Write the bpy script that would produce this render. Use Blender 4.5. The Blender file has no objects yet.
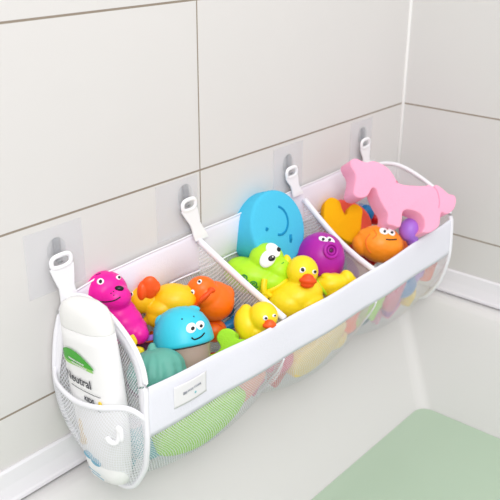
import bpy, bmesh, math, random
from mathutils import Vector, Matrix, Euler
from mathutils.bvhtree import BVHTree
PI = math.pi
scene = bpy.context.scene
COL = scene.collection
random.seed(7)

# ------------------------------------------------------------ camera, light
cam_d = bpy.data.cameras.new('camera')
cam = bpy.data.objects.new('camera', cam_d)
COL.objects.link(cam)
yaw, pitch, roll = 0.867340, 0.406223, 0.005411
cam.location = (-1.45662, -0.83079, 0.63152)
fw = Vector((math.sin(yaw) * math.cos(pitch), math.cos(yaw) * math.cos(pitch), -math.sin(pitch)))
rt = Vector((math.cos(yaw), -math.sin(yaw), 0))
up = rt.cross(fw)
r2 = rt * math.cos(roll) + up * math.sin(roll)
u2 = -rt * math.sin(roll) + up * math.cos(roll)
cam.rotation_euler = Matrix((r2, u2, -fw)).transposed().to_euler()
cam_d.sensor_width = 36
cam_d.lens = 819.39 / 500 * 36
cam_d.clip_start = 0.02
cam_d.dof.use_dof = True
cam_d.dof.focus_distance = 1.12
cam_d.dof.aperture_fstop = 9.0
scene.camera = cam

world = bpy.data.worlds.new('world')
scene.world = world
world.use_nodes = True
bg = world.node_tree.nodes['Background']
bg.inputs['Color'].default_value = (0.985, 0.975, 1.0, 1)
bg.inputs['Strength'].default_value = 0.72

def area(name, loc, target, size, power, color=(1, 1, 1)):
    d = bpy.data.lights.new(name, 'AREA')
    d.shape = 'RECTANGLE'; d.size = size[0]; d.size_y = size[1]
    d.energy = power; d.color = color
    o = bpy.data.objects.new(name, d); COL.objects.link(o)
    o.location = loc
    o.rotation_euler = (Vector(target) - Vector(loc)).to_track_quat('-Z', 'Y').to_euler()
    return o
area('window_daylight', (-2.3, -1.9, 1.9), (-0.5, -0.1, 0), (1.3, 1.3), 40, (1.0, 0.98, 0.955))
area('ceiling_daylight', (-0.7, -1.0, 2.3), (-0.5, -0.2, 0), (1.4, 1.0), 10, (1.0, 0.99, 0.97))

scene.view_settings.view_transform = 'Standard'
scene.view_settings.look = 'None'
scene.view_settings.exposure = 0.13
scene.view_settings.gamma = 1.0
scene.view_settings.use_curve_mapping = False

# ------------------------------------------------------------ materials
def srgb(c):
    c = [v / 255 for v in c]
    return tuple([(v / 12.92 if v <= 0.04045 else ((v + 0.055) / 1.055) ** 2.4) for v in c]) + (1,)

def mat(name, rgb, rough=0.4, spec=0.4, sss=0.0, noise=0.0, scale=60.0, bump=0.0, alpha=1.0, trans=0.0):
    m = bpy.data.materials.new(name); m.use_nodes = True
    nt = m.node_tree; b = nt.nodes['Principled BSDF']
    c = srgb(rgb)
    b.inputs['Base Color'].default_value = c
    b.inputs['Roughness'].default_value = rough
    b.inputs['Specular IOR Level'].default_value = spec
    b.inputs['Alpha'].default_value = alpha
    b.inputs['Transmission Weight'].default_value = trans
    if sss:
        b.inputs['Subsurface Weight'].default_value = sss
        b.inputs['Subsurface Radius'].default_value = (0.01, 0.006, 0.004)
        b.inputs['Subsurface Scale'].default_value = 0.6
    if noise or bump:
        tc = nt.nodes.new('ShaderNodeTexCoord')
        n = nt.nodes.new('ShaderNodeTexNoise'); n.inputs['Scale'].default_value = scale
        n.inputs['Detail'].default_value = 4
        nt.links.new(tc.outputs['Object'], n.inputs['Vector'])
        if noise:
            mx = nt.nodes.new('ShaderNodeMix'); mx.data_type = 'RGBA'
            mx.inputs['A'].default_value = tuple(max(0, v * (1 - noise)) for v in c[:3]) + (1,)
            mx.inputs['B'].default_value = tuple(min(1, v * (1 + noise)) for v in c[:3]) + (1,)
            nt.links.new(n.outputs['Fac'], mx.inputs['Factor'])
            nt.links.new(mx.outputs['Result'], b.inputs['Base Color'])
        if bump:
            bp = nt.nodes.new('ShaderNodeBump'); bp.inputs['Strength'].default_value = bump
            bp.inputs['Distance'].default_value = 0.002
            nt.links.new(n.outputs['Fac'], bp.inputs['Height'])
            nt.links.new(bp.outputs['Normal'], b.inputs['Normal'])
    return m

def tile_mat(name, axis_h, off_h, base):
    m = bpy.data.materials.new(name); m.use_nodes = True
    nt = m.node_tree; b = nt.nodes['Principled BSDF']; L = nt.links
    tc = nt.nodes.new('ShaderNodeTexCoord'); sp = nt.nodes.new('ShaderNodeSeparateXYZ')
    L.new(tc.outputs['Object'], sp.inputs[0])
    def line(out, off, period, half):
        def mth(op, a, bb):
            n = nt.nodes.new('ShaderNodeMath'); n.operation = op
            for i, v in enumerate((a, bb)):
                if isinstance(v, (int, float)): n.inputs[i].default_value = v
                else: L.new(v, n.inputs[i])
            return n.outputs[0]
        a = mth('ADD', out, -off + 100 * period)
        a = mth('MODULO', a, period)
        a = mth('SUBTRACT', a, period / 2)
        a = mth('ABSOLUTE', a, 0)
        return mth('GREATER_THAN', a, period / 2 - half), mth
    l1, mth = line(sp.outputs['Z'], 0.0, 0.25, 0.0015)
    l2, mth = line(sp.outputs[axis_h], off_h, 0.6, 0.0012)
    g = mth('MAXIMUM', l1, l2)
    no = nt.nodes.new('ShaderNodeTexNoise'); no.inputs['Scale'].default_value = 5
    L.new(tc.outputs['Object'], no.inputs['Vector'])
    c0 = srgb(base)
    mx0 = nt.nodes.new('ShaderNodeMix'); mx0.data_type = 'RGBA'
    mx0.inputs['A'].default_value = tuple(v * 0.985 for v in c0[:3]) + (1,)
    mx0.inputs['B'].default_value = tuple(min(1, v * 1.015) for v in c0[:3]) + (1,)
    L.new(no.outputs['Fac'], mx0.inputs['Factor'])
    mx = nt.nodes.new('ShaderNodeMix'); mx.data_type = 'RGBA'
    L.new(g, mx.inputs['Factor']); L.new(mx0.outputs['Result'], mx.inputs['A'])
    mx.inputs['B'].default_value = srgb((150, 138, 124))
    L.new(mx.outputs['Result'], b.inputs['Base Color'])
    b.inputs['Roughness'].default_value = 0.45
    b.inputs['Specular IOR Level'].default_value = 0.3
    bp = nt.nodes.new('ShaderNodeBump'); bp.invert = True
    bp.inputs['Strength'].default_value = 0.4; bp.inputs['Distance'].default_value = 0.001
    L.new(g, bp.inputs['Height']); L.new(bp.outputs['Normal'], b.inputs['Normal'])
    return m

def mesh_fabric(name, rgb, period, w, veil=0.15):
    """woven net: threads laid out on a diagonal lattice, open holes between"""
    m = bpy.data.materials.new(name); m.use_nodes = True
    nt = m.node_tree; L = nt.links; b = nt.nodes['Principled BSDF']
    b.inputs['Base Color'].default_value = srgb(rgb); b.inputs['Roughness'].default_value = 0.6
    uv = nt.nodes.new('ShaderNodeUVMap'); uv.uv_map = 'UVMap'
    sp = nt.nodes.new('ShaderNodeSeparateXYZ'); L.new(uv.outputs[0], sp.inputs[0])
    def mth(op, a, bb=0.0):
        n = nt.nodes.new('ShaderNodeMath'); n.operation = op
        for i, v in enumerate((a, bb)):
            if isinstance(v, (int, float)): n.inputs[i].default_value = v
            else: L.new(v, n.inputs[i])
        return n.outputs[0]
    ux, uy = sp.outputs[0], mth('MULTIPLY', sp.outputs[1], 0.62)
    def thread(v):
        a = mth('MODULO', mth('ADD', v, 50 * period), period)
        return mth('LESS_THAN', a, period * w)
    g = mth('MAXIMUM', thread(mth('ADD', ux, uy)), thread(mth('SUBTRACT', ux, uy)))
    al = mth('ADD', mth('MULTIPLY', g, 1 - veil), veil)
    L.new(al, b.inputs['Alpha'])
    return m

WHITE_CLOTH = mat('white_cloth', (236, 237, 246), 0.75, 0.2, noise=0.01, scale=400, bump=0.25)
BACK_CLOTH = mat('white_back_cloth', (234, 230, 240), 0.75, 0.2, noise=0.01, scale=400, bump=0.2)
PIPING = mat('white_piping', (242, 242, 247), 0.6, 0.25)
NET = mesh_fabric('white_net', (244, 245, 250), 0.0042, 0.19, 0.10)
NET_FINE = mesh_fabric('white_net_dividers', (246, 246, 250), 0.0046, 0.28, 0.20)
NET_SIDE = mesh_fabric('white_net_side', (242, 243, 248), 0.0046, 0.22, 0.08)
WALL_BACK = tile_mat('wall_tiles_long', 'X', -0.596, (221, 219, 217))
WALL_RIGHT = tile_mat('wall_tiles_end', 'Y', -0.6, (217, 216, 214))
SILICONE = mat('white_silicone', (240, 240, 238), 0.4)
TUB = mat('white_acrylic', (223, 222, 221), 0.5, 0.3)
TRIMW = mat('white_plastic_trim', (232, 231, 235), 0.4, 0.4)
WATER = mat('green_bath_water', (182, 203, 181), 0.12, 0.3)
STRAP = mat('white_strap_plastic', (247, 247, 250), 0.35, 0.4)
PAD = mat('clear_adhesive_film', (236, 237, 246), 0.3, 0.3, alpha=0.13)
CLEAR = mat('clear_plastic', (238, 240, 244), 0.2, 0.4, alpha=0.14)
BOTTLE = mat('white_bottle', (243, 243, 243), 0.3, 0.45)
BOTTLE_CAP = mat('white_bottle_cap', (240, 240, 238), 0.4, 0.4)
LEAF = mat('label_green', (66, 168, 48), 0.4)
LEAF2 = mat('label_light_green', (150, 208, 110), 0.4)
INK = mat('label_ink', (60, 62, 70), 0.5)
INKY = mat('label_yellow', (236, 205, 60), 0.5)
INKB = mat('label_blue', (120, 175, 200), 0.5)
INKS = mat('label_sand', (226, 208, 180), 0.5)
TAG = mat('white_satin_tag', (238, 238, 240), 0.4)
TAGINK = mat('tag_ink', (176, 180, 190), 0.6)
TAGTEAL = mat('tag_teal', (140, 200, 205), 0.6)

def vinyl(n, c, r=0.38):
    return mat(n, c, r, 0.4, noise=0.03, scale=30)
def foam(n, c):
    return mat(n, c, 0.85, 0.1, noise=0.05, scale=500, bump=0.5)
MAGENTA = vinyl('magenta_vinyl', (236, 18, 158)); YELLOW = vinyl('yellow_vinyl', (253, 222, 30))
GOLD = vinyl('golden_yellow_vinyl', (254, 200, 22)); ORANGE = vinyl('orange_vinyl', (252, 112, 10))
ORANGE_D = vinyl('deep_orange_vinyl', (236, 80, 12)); BEAK = vinyl('orange_beak', (246, 92, 22))
CYAN = vinyl('turquoise_vinyl', (60, 204, 228)); TEAL = vinyl('dusty_teal_vinyl', (98, 172, 156), 0.5)
LIME = vinyl('lime_vinyl', (180, 236, 36)); LIME_F = foam('lime_foam', (168, 230, 60))
PURPLE = vinyl('purple_vinyl', (176, 22, 164)); AMBER = vinyl('amber_orange_vinyl', (255, 148, 30))
LILAC = vinyl('lilac_vinyl', (166, 110, 216)); BLUE = vinyl('blue_vinyl', (14, 122, 186))
NAVY = vinyl('petrol_blue_vinyl', (20, 84, 120)); RED = vinyl('red_vinyl', (214, 30, 34))
PLUM = vinyl('plum_vinyl', (86, 22, 70)); PEACH = vinyl('peach_vinyl', (240, 160, 130))
PINK_F = foam('pink_foam', (254, 174, 203)); BLUE_F = foam('sky_blue_foam', (80, 194, 230))
YO_F = foam('yellow_orange_foam', (255, 186, 20)); CORAL_F = foam('coral_foam', (250, 104, 84))
BLUE_GROOVE_SHADE = foam('blue_foam_groove_shade', (30, 140, 190))  # deeper blue standing in for shade in the grooves
ROSE = vinyl('rose_vinyl', (222, 92, 130)); CREAM = vinyl('pale_yellow_vinyl', (238, 214, 130)); AQUA = vinyl('aqua_vinyl', (70, 176, 190))
EYE_W = mat('eye_white', (248, 248, 248), 0.3); BLACK = mat('painted_black', (14, 14, 18), 0.3)
GREEN_INK = mat('green_paint', (18, 140, 70), 0.4); CUP = mat('smoky_clear_cup', (206, 182, 168), 0.2, 0.5, alpha=0.7)
BEIGE = vinyl('beige_vinyl', (226, 200, 150))

# ------------------------------------------------------------ helpers
def finish(me, m, smooth=True):
    me.materials.clear(); me.materials.append(m)
    for p in me.polygons: p.use_smooth = smooth
    return me

def link(name, me, m=None, parent=None, smooth=True):
    if m is not None: finish(me, m, smooth)
    o = bpy.data.objects.new(name, me); COL.objects.link(o)
    if parent is not None: o.parent = parent
    return o

def tag(o, label=None, cat=None, group=None, kind=None):
    if label: o['label'] = label
    if cat: o['category'] = cat
    if group: o['group'] = group
    if kind: o['kind'] = kind
    return o

def empty(name, loc, label, cat, group=None):
    o = bpy.data.objects.new(name, None); COL.objects.link(o)
    o.location = loc; o.empty_display_size = 0.02
    return tag(o, label, cat, group)

def bake(me, mods):
    """apply modifiers given as (type, {settings}) and return the resulting mesh"""
    o = bpy.data.objects.new('tmp', me); COL.objects.link(o)
    for t, kw in mods:
        md = o.modifiers.new(t, t)
        for k, v in kw.items(): setattr(md, k, v)
    dg = bpy.context.evaluated_depsgraph_get(); dg.update()
    res = bpy.data.meshes.new_from_object(o.evaluated_get(dg))
    bpy.data.objects.remove(o); bpy.data.meshes.remove(me)
    return res

def bm_mesh(bm, name='m'):
    me = bpy.data.meshes.new(name); bm.to_mesh(me); bm.free(); return me

def ell(bm, c, r, rot=(0, 0, 0), sub=3):
    if isinstance(r, (int, float)): r = (r, r, r)
    M = Matrix.Translation(c) @ Euler([math.radians(a) for a in rot]).to_matrix().to_4x4() @ Matrix.Diagonal((*r, 1))
    bmesh.ops.create_icosphere(bm, subdivisions=sub, radius=1, matrix=M)

def sweep(bm, pts, rad, seg=8, closed=False, flat=1.0, ref=None, cap=True):
    pts = [Vector(p) for p in pts]; n = len(pts); rings = []
    for i, p in enumerate(pts):
        a = pts[(i - 1) % n] if (closed or i > 0) else p
        b = pts[(i + 1) % n] if (closed or i < n - 1) else p
        t = (b - a).normalized()
        rf = Vector(ref) if ref else (Vector((0, 0, 1)) if abs(t.z) < 0.9 else Vector((0, 1, 0)))
        s = t.cross(rf).normalized(); w = s.cross(t).normalized()
        r = rad[i] if isinstance(rad, (list, tuple)) else rad
        rings.append([bm.verts.new(p + s * math.cos(2 * PI * k / seg) * r + w * math.sin(2 * PI * k / seg) * r * flat) for k in range(seg)])
    for i in range(n if closed else n - 1):
        A, B = rings[i], rings[(i + 1) % n]
        for k in range(seg):
            bm.faces.new((A[k], A[(k + 1) % seg], B[(k + 1) % seg], B[k]))
    if not closed and cap:
        bm.faces.new(rings[0][::-1]); bm.faces.new(rings[-1])

def catmull(P, n=8, closed=False):
    P = [Vector(p) for p in P]; out = []; N = len(P)
    for i in range(N if closed else N - 1):
        g = (lambda k: P[k % N]) if closed else (lambda k: P[max(0, min(N - 1, k))])
        a, b, c, d = g(i - 1), g(i), g(i + 1), g(i + 2)
        for j in range(n):
            t = j / n
            out.append(0.5 * ((2 * b) + (c - a) * t + (2 * a - 5 * b + 4 * c - d) * t * t + (3 * b - a - 3 * c + d) * t ** 3))
    if not closed: out.append(P[-1])
    return out

def box(bm, lo, hi):
    M = Matrix.Translation([(a + b) / 2 for a, b in zip(lo, hi)]) @ Matrix.Diagonal([b - a for a, b in zip(lo, hi)] + [1])
    bmesh.ops.create_cube(bm, size=1, matrix=M)

def surf(name, fn, nu, nv, m, parent=None, su=1.0, sv=1.0, thick=0.0, u0=0.0):
    """cloth sheet from fn(u, v); UVs run in metres"""
    me = bpy.data.meshes.new(name)
    vs = [tuple(fn(i / nu, j / nv)) for j in range(nv + 1) for i in range(nu + 1)]
    fs = [(j * (nu + 1) + i, j * (nu + 1) + i + 1, (j + 1) * (nu + 1) + i + 1, (j + 1) * (nu + 1) + i) for j in range(nv) for i in range(nu)]
    me.from_pydata(vs, [], fs)
    uv = me.uv_layers.new(name='UVMap')
    for p in me.polygons:
        for li in p.loop_indices:
            v = me.loops[li].vertex_index
            uv.data[li].uv = (u0 + (v % (nu + 1)) / nu * su, (v // (nu + 1)) / nv * sv)
    if thick: me = bake(me, [('SOLIDIFY', dict(thickness=thick, offset=0))])
    return link(name, me, m, parent)

PLACE = {
    'seal': ((-0.7961, -0.0208, 0.1120), 0.00140),
    'duck_a': ((-0.7227, -0.0335, 0.0850), 0.00147),
    'duck_o': ((-0.6553, -0.0749, 0.0780), 0.00150),
    'cyan': ((-0.7432, -0.1024, 0.0620), 0.00141),
    'teal': ((-0.8114, -0.1200, 0.0450), 0.00135),
    'duck_s': ((-0.6371, -0.1442, 0.0560), 0.00148),
    'lime': ((-0.6913, -0.1372, 0.0380), 0.00144),
    'frog': ((-0.5214, -0.0549, 0.0680), 0.00163),
    'disc': ((-0.4638, -0.0280, 0.1210), 0.00168),
    'purp': ((-0.4071, -0.0986, 0.0750), 0.00170),
    'duck_b': ((-0.5010, -0.1241, 0.0500), 0.00161),
    'crab': ((-0.4242, -0.1473, 0.0420), 0.00166),
    'ball': ((-0.4270, -0.0432, 0.0750), 0.00172),
    'horse': ((-0.2453, -0.1399, 0.1400), 0.00177),
    'bunny': ((-0.2769, -0.0490, 0.0880), 0.00184),
    'coral': ((-0.2628, -0.0417, 0.0860), 0.00186),
    'puffer': ((-0.2755, -0.1297, 0.0640), 0.00179),
    'knob': ((-0.2328, -0.1691, 0.0750), 0.00179),
    'bar': ((-0.7787, -0.0560, 0.0600), 0.00142),
    'blk1': ((-0.8062, -0.0601, 0.0700), 0.00139),
    'blk2': ((-0.8088, -0.0762, 0.0550), 0.00138),
    'orb': ((-0.6615, -0.0860, 0.0300), 0.00151),
    'dino': ((-0.6019, -0.0674, 0.0500), 0.00156),
    'ring': ((-0.6403, -0.0810, 0.0350), 0.00153),
    'shell': ((-0.1404, -0.0171, 0.0550), 0.00199),
    'redb': ((-0.1218, -0.0298, 0.0400), 0.00201),
    'plum': ((-0.7751, -0.0500, 0.0300), 0.00144),
}
AX = ((0.64848, -0.76122, 0.00497), (0.29784, 0.25972, 0.91861), (-0.70055, -0.59422, 0.39514))

AXM = Matrix(AX).transposed()

class Toy:
    """a toy modelled in its own small grid (about a millimetre and a half per step), then turned to how it lies in the net"""
    def __init__(s, key, name, label, cat='bath toy', group=None, base=12, turn=(0, 0, 0), grow=1.0):
        loc, s.k = PLACE[key]; s.k *= grow
        s.dz = base * s.k
        s.turn = Euler([math.radians(a) for a in turn]).to_matrix()
        s.root = empty(name, (loc[0], loc[1], loc[2] - s.dz), label, cat, group)
        s.M = Matrix.Translation((0, 0, s.dz)) @ (AXM @ s.turn).to_4x4() @ Matrix.Scale(s.k, 4)
    def put(s, name, me, m, parent=None, smooth=True):
        me.transform(s.M)
        return link(name, me, m, parent or s.root, smooth)
    def blend(s, name, m, els, vox=0.9, it=6, parent=None, keep=True, fn=None):
        bm = bmesh.new()
        for e in els:
            if len(e) and e[0] == 'tube': sweep(bm, catmull(e[1], 6), e[2] if not isinstance(e[2], list) else [Vector((a, 0, 0)).x for a in [p.x for p in catmull([(q, 0, 0) for q in e[2]], 6)]], 12)
            else: ell(bm, *e)
        me = bake(bm_mesh(bm), [('REMESH', dict(mode='VOXEL', voxel_size=vox)), ('SMOOTH', dict(factor=0.5, iterations=it))])
        if fn:
            for v in me.vertices: v.co = fn(v.co.copy())
        if keep:
            s.bvh = BVHTree.FromPolygons([v.co.copy() for v in me.vertices], [tuple(p.vertices) for p in me.polygons])
        return s.put(name, me, m, parent)
    def at(s, x, y, d=(0, 0, -1)):
        o = Vector((x, y, 0)) - Vector(d) * 90
        h = s.bvh.ray_cast(o, Vector(d))
        if h[0] is None: return Vector((x, y, 0)), Vector((0, 0, 1))
        return h[0], h[1]
    def stick(s, name, m, x, y, rx, ry, th=1.2, lift=0.2, ang=0, parent=None):
        c, n = s.at(x, y)
        n = (n + Vector((0, 0, 0.5))).normalized()
        q = n.to_track_quat('Z', 'Y').to_matrix()
        bm = bmesh.new()
        M = Matrix.Translation(c + n * lift) @ q.to_4x4() @ Matrix.Rotation(math.radians(ang), 4, 'Z') @ Matrix.Diagonal((rx, ry, th, 1))
        bmesh.ops.create_icosphere(bm, subdivisions=3, radius=1, matrix=M)
        return s.put(name, bm_mesh(bm), m, parent)
    def eye(s, x, y, rx, ry, px=0, py=0, pr=2, ang=0):
        e = s.stick('eye', EYE_W, x, y, rx, ry, 1.2, 0.2, ang)
        s.stick('pupil', BLACK, x + px, y + py, pr, pr * 1.2, 1.0, 1.0, ang, e)
        return e
    def line(s, name, m, pts, r=0.6, lift=0.1, parent=None, n=5):
        P = []
        for q in catmull([(x, y, 0) for x, y in pts], n):
            c, nn = s.at(q.x, q.y); P.append(c + nn * lift)
        bm = bmesh.new(); sweep(bm, P, r, 6)
        return s.put(name, bm_mesh(bm), m, parent)
    def slab(s, name, m, outline, depth, bev=2.0, parent=None, z=0.0, n=5, shear=(0, 0)):
        P = catmull([(x, y, 0) for x, y in outline], n, True)
        bm = bmesh.new()
        f = bm.faces.new([bm.verts.new((p.x, p.y, z)) for p in P])
        if f.normal.z < 0 or (bm.normal_update() or f.normal.z < 0): f.normal_flip()
        g = bmesh.ops.extrude_face_region(bm, geom=[f])
        for v in [e for e in g['geom'] if isinstance(e, bmesh.types.BMVert)]: v.co += Vector((shear[0], shear[1], -depth))
        bmesh.ops.recalc_face_normals(bm, faces=bm.faces[:])
        me = bake(bm_mesh(bm), [('BEVEL', dict(width=bev, segments=3, limit_method='ANGLE', angle_limit=math.radians(50)))])
        s.bvh = BVHTree.FromPolygons([v.co.copy() for v in me.vertices], [tuple(p.vertices) for p in me.polygons])
        o = s.put(name, me, m, parent)
        return o

# ------------------------------------------------------------ room
def struct(name, bm, m, smooth=False):
    return tag(link(name, bm_mesh(bm, name), m, None, smooth), kind='structure')
bm = bmesh.new(); box(bm, (-2.6, 0, -0.7), (0.05, 0.05, 1.6)); struct('wall_back', bm, WALL_BACK)
bm = bmesh.new(); box(bm, (0, -2.2, -0.7), (0.05, 0, 1.6)); struct('wall_right', bm, WALL_RIGHT)
bm = bmesh.new(); box(bm, (-2.6, -2.2, -0.75), (0.05, 0.05, -0.7)); struct('floor', bm, mat('floor_tiles', (205, 203, 200), 0.5))
bm = bmesh.new()
sweep(bm, [(-0.0015, -0.0015, z) for z in (-0.13, 0.3, 1.6)], 0.0035, 8); struct('trim_1', bm, SILICONE, True)
# plastic sealing strip along the foot of both walls
prof = [(0.0, -0.078), (0.003, -0.077), (0.006, -0.080), (0.0085, -0.100), (0.013, -0.118), (0.015, -0.121), (0.0152, -0.126), (0.0, -0.126)]
def strip(name, horizontal):
    bm = bmesh.new(); L = []
    for t in (0, 1):
        ring = []
        for d, z in prof:
            if horizontal: ring.append(bm.verts.new((-d if t == 0 else -1.75, -d, z)))
            else: ring.append(bm.verts.new((-d, -d if t == 0 else -0.8, z)))
        L.append(ring)
    for k in range(len(prof)):
        a, b = k, (k + 1) % len(prof)
        bm.faces.new((L[0][a], L[0][b], L[1][b], L[1][a]))
    bm.faces.new(L[0]); bm.faces.new(L[1][::-1])
    bmesh.ops.recalc_face_normals(bm, faces=bm.faces[:])
    return struct(name, bm, TRIMW, False)
strip('trim_2', True); strip('trim_3', False)

# bathtub: rim and basin as one moulded shell
def ring_pts(x0, x1, y0, y1, r, z, n=10):
    out = []
    for cx, cy, a0 in ((x1 - r, y1 - r, 0), (x0 + r, y1 - r, 90), (x0 + r, y0 + r, 180), (x1 - r, y0 + r, 270)):
        for k in range(n + 1):
            a = math.radians(a0 + 90 * k / n)
            out.append((cx + r * math.cos(a), cy + r * math.sin(a), z))
    return out
tub = empty('bathtub', (-0.85, -0.36, -0.69), 'white moulded bathtub under the hanging net organizer', 'bathtub')
def loft(name, rings, m, parent, cap_last=True):
    bm = bmesh.new(); R = [[bm.verts.new(p) for p in r] for r in rings]
    for A, B in zip(R, R[1:]):
        n = len(A)
        for k in range(n): bm.faces.new((A[k], A[(k + 1) % n], B[(k + 1) % n], B[k]))
    if cap_last: bm.faces.new(R[-1])
    bmesh.ops.recalc_face_normals(bm, faces=bm.faces[:])
    o = link(name, bm_mesh(bm, name), m, parent)
    o.location = -Vector(tub.location) if parent else (0, 0, 0)
    return o
X0, X1, Y0, Y1 = -1.72, -0.003, -0.74, -0.003
rings = [ring_pts(X0, X1, Y0, Y1, 0.004, -0.62), ring_pts(X0, X1, Y0, Y1, 0.004, -0.134), ring_pts(X0 + .002, X1 - .002, Y0 + .002, Y1 - .002, 0.004, -0.128),
         ring_pts(X0 + .03, X1 - .034, Y0 + .03, Y1 - .034, 0.02, -0.128),
         ring_pts(X0 + .038, X1 - .040, Y0 + .038, Y1 - .040, 0.022, -0.130),
         ring_pts(X0 + .044, X1 - .046, Y0 + .044, Y1 - .050, 0.024, -0.138),
         ring_pts(X0 + .05, X1 - .054, Y0 + .05, Y1 - .064, 0.025, -0.165),
         ring_pts(X0 + .08, X1 - .088, Y0 + .09, Y1 - .125, 0.026, -0.28),
         ring_pts(X0 + .10, X1 - .104, Y0 + .11, Y1 - .158, 0.028, -0.35),
         ring_pts(X0 + .12, X1 - .12, Y0 + .13, Y1 - .19, 0.035, -0.40),
         ring_pts(X0 + .16, X1 - .15, Y0 + .17, Y1 - .23, 0.05, -0.43)]
loft('tub_shell', rings, TUB, tub)
w = loft('bath_water', [ring_pts(X0 + .102, X1 - .1055, Y0 + .112, Y1 - .160, 0.028, -0.352)], WATER, None)
tag(w, 'still pale green bath water at the bottom of the white tub', 'water', kind='stuff')

# ------------------------------------------------------------ the organizer
org = empty('bath_toy_organizer', (-0.49, -0.09, -0.125), 'white net bath toy organizer with three compartments hanging on the tiled wall', 'toy organizer')
OO = -Vector(org.location)
def opart(o):
    o.location = OO; return o
# outline of the net end, from the front of the rim down, round the bottom, up the wall and over the top
OL = [(-.884, -.178, .076), (-.888, -.181, .045), (-.889, -.182, .006), (-.888, -.178, -.022), (-.884, -.168, -.052), (-.880, -.140, -.095), (-.878, -.112, -.110), (-.877, -.085, -.108),
      (-.882, -.045, -.084), (-.890, -.014, -.035), (-.896, -.007, .023), (-.890, -.007, .080), (-.879, -.007, .116), (-.866, -.008, .136), (-.860, -.030, .146), (-.860, -.060, .146), (-.861, -.100, .133), (-.868, -.140, .115), (-.876, -.165, .096)]
NF = 10      # samples per span
LEFT = catmull(OL, NF, True)
def rightpt(p):
    y = p.y * 1.035
    bulge = 0.012 * math.sin(PI * min(1, max(0, -p.y / .18)))
    zz = p.z + (0.006 if p.z > 0.1 else 0) - (0.006 if p.z < -0.05 else 0)
    return Vector((-.108 + bulge, y, zz))
RIGHT = [rightpt(p) for p in LEFT]
DIV = ((-.612, -.608, .142, .062), (-.340, -.372, .136, .060))     # x at wall, x at front, z at wall, z at front
def sag(u, lvl):
    # each compartment hangs a little lower than the dividers
    x = -.88 + u * .77
    e = [-.88, -.61, -.36, -.105]
    for a, b in zip(e, e[1:]):
        if a <= x <= b or (b == e[-1] and x > b): return math.sin(PI * min(1, max(0, (x - a) / (b - a)))) ** 0.6
    return 0.0
def skin(u, t):
    """t in samples along the outline"""
    i = int(min(len(LEFT) - 1, max(0, math.floor(t)))); j = (i + 1) % len(LEFT); f = t - i
    a = LEFT[i].lerp(LEFT[j], f); b = RIGHT[i].lerp(RIGHT[j], f)
    p = a.lerp(b, u)
    if p.y < -0.09 and p.z > -0.03:               # the rim slackens between its ends
        k = math.sin(PI * u)
        p.z -= 0.016 * k * min(1, (p.z + .03) / .08)
        p.y -= 0.003 * math.sin(u * 9 * PI) * 0.4
    if p.z < 0.0:
        s = sag(u, p.z); d = min(1.0, -p.z / 0.06)
        if p.y < -0.03: p.y += (-0.004 * s + 0.010 * (1 - s)) * d
        p.z += (-0.006 * s + 0.016 * (1 - s)) * d
    return p
T_BAND = 2.0 * NF; T_UP = 11.2 * NF
def rimz(x):
    P = [(-.87, .138), (-.80, .150), (-.6, .156), (-.36, .160), (-.2, .163), (-.1, .154)]
    for (a, za), (b, zb) in zip(P, P[1:]):
        if x <= b: return za + (zb - za) * max(0, (x - a)) / (b - a)
    return P[-1][1]
opart(surf('front_band', lambda u, v: skin(u, v * T_BAND), 90, 10, WHITE_CLOTH, org, .78, .07, 0.0016))
opart(surf('net_pouch', lambda u, v: skin(u, T_BAND + v * (T_UP - T_BAND)), 110, 60, NET, org, .78, .34))
def backf(u, v):
    x = -.866 + u * .76
    z1 = rimz(x); z0 = 0.086 + 0.012 * u
    y = -.006 - 0.0015 * (1 + math.sin(u * 40 + v * 3)) * (1 - v * .6) - 0.006 * (math.sin(PI * v) if v < 1 else 0) * abs(math.sin(u * 3 * PI))
    return (x, y, z0 + (z1 - z0) * v)
opart(surf('back_band', backf, 90, 8, BACK_CLOTH, org, .76, .06, 0.0012))
def tube_part(name, pts, r, m, parent, flat=1.0, closed=False, seg=8, ref=None):
    bm = bmesh.new(); sweep(bm, pts, r, seg, closed, flat, ref)
    return opart(link(name, bm_mesh(bm, name), m, parent))
tube_part('back_piping', [Vector(backf(i / 60, 1)) + Vector((0, -.001, 0)) for i in range(61)], 0.0013, PIPING, org)
tube_part('back_band_hem', [Vector(backf(i / 60, 0)) + Vector((0, -.001, 0)) for i in range(61)], 0.0014, PIPING, org)
# end panels
def fan(name, ring, m, bulge, parent):
    """net end: grid from a centre to the outline"""
    c = sum(ring, Vector()) / len(ring); n = len(ring); K = 10
    me = bpy.data.meshes.new(name); vs = [c + Vector((bulge, 0, 0))]; fs = []
    for k in range(1, K + 1):
        f = k / K
        for p in ring:
            q = c.lerp(p, f); vs.append(q + Vector((bulge * (1 - f * f), 0, 0)))
    for i in range(n): fs.append((0, 1 + i, 1 + (i + 1) % n))
    for k in range(K - 1):
        for i in range(n):
            a = 1 + k * n
            fs.append((a + i, a + n + i, a + n + (i + 1) % n, a + (i + 1) % n))
    me.from_pydata([tuple(v) for v in vs], [], fs)
    uv = me.uv_layers.new(name='UVMap')
    for p in me.polygons:
        for li in p.loop_indices:
            v = me.vertices[me.loops[li].vertex_index].co; uv.data[li].uv = (v.y, v.z)
    return opart(link(name, me, m, parent))
ep = fan('end_panel', LEFT, NET_SIDE, 0.006, org)
tube_part('end_piping', LEFT[::2], 0.0036, PIPING, ep, closed=True).location = (0, 0, 0)
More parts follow.
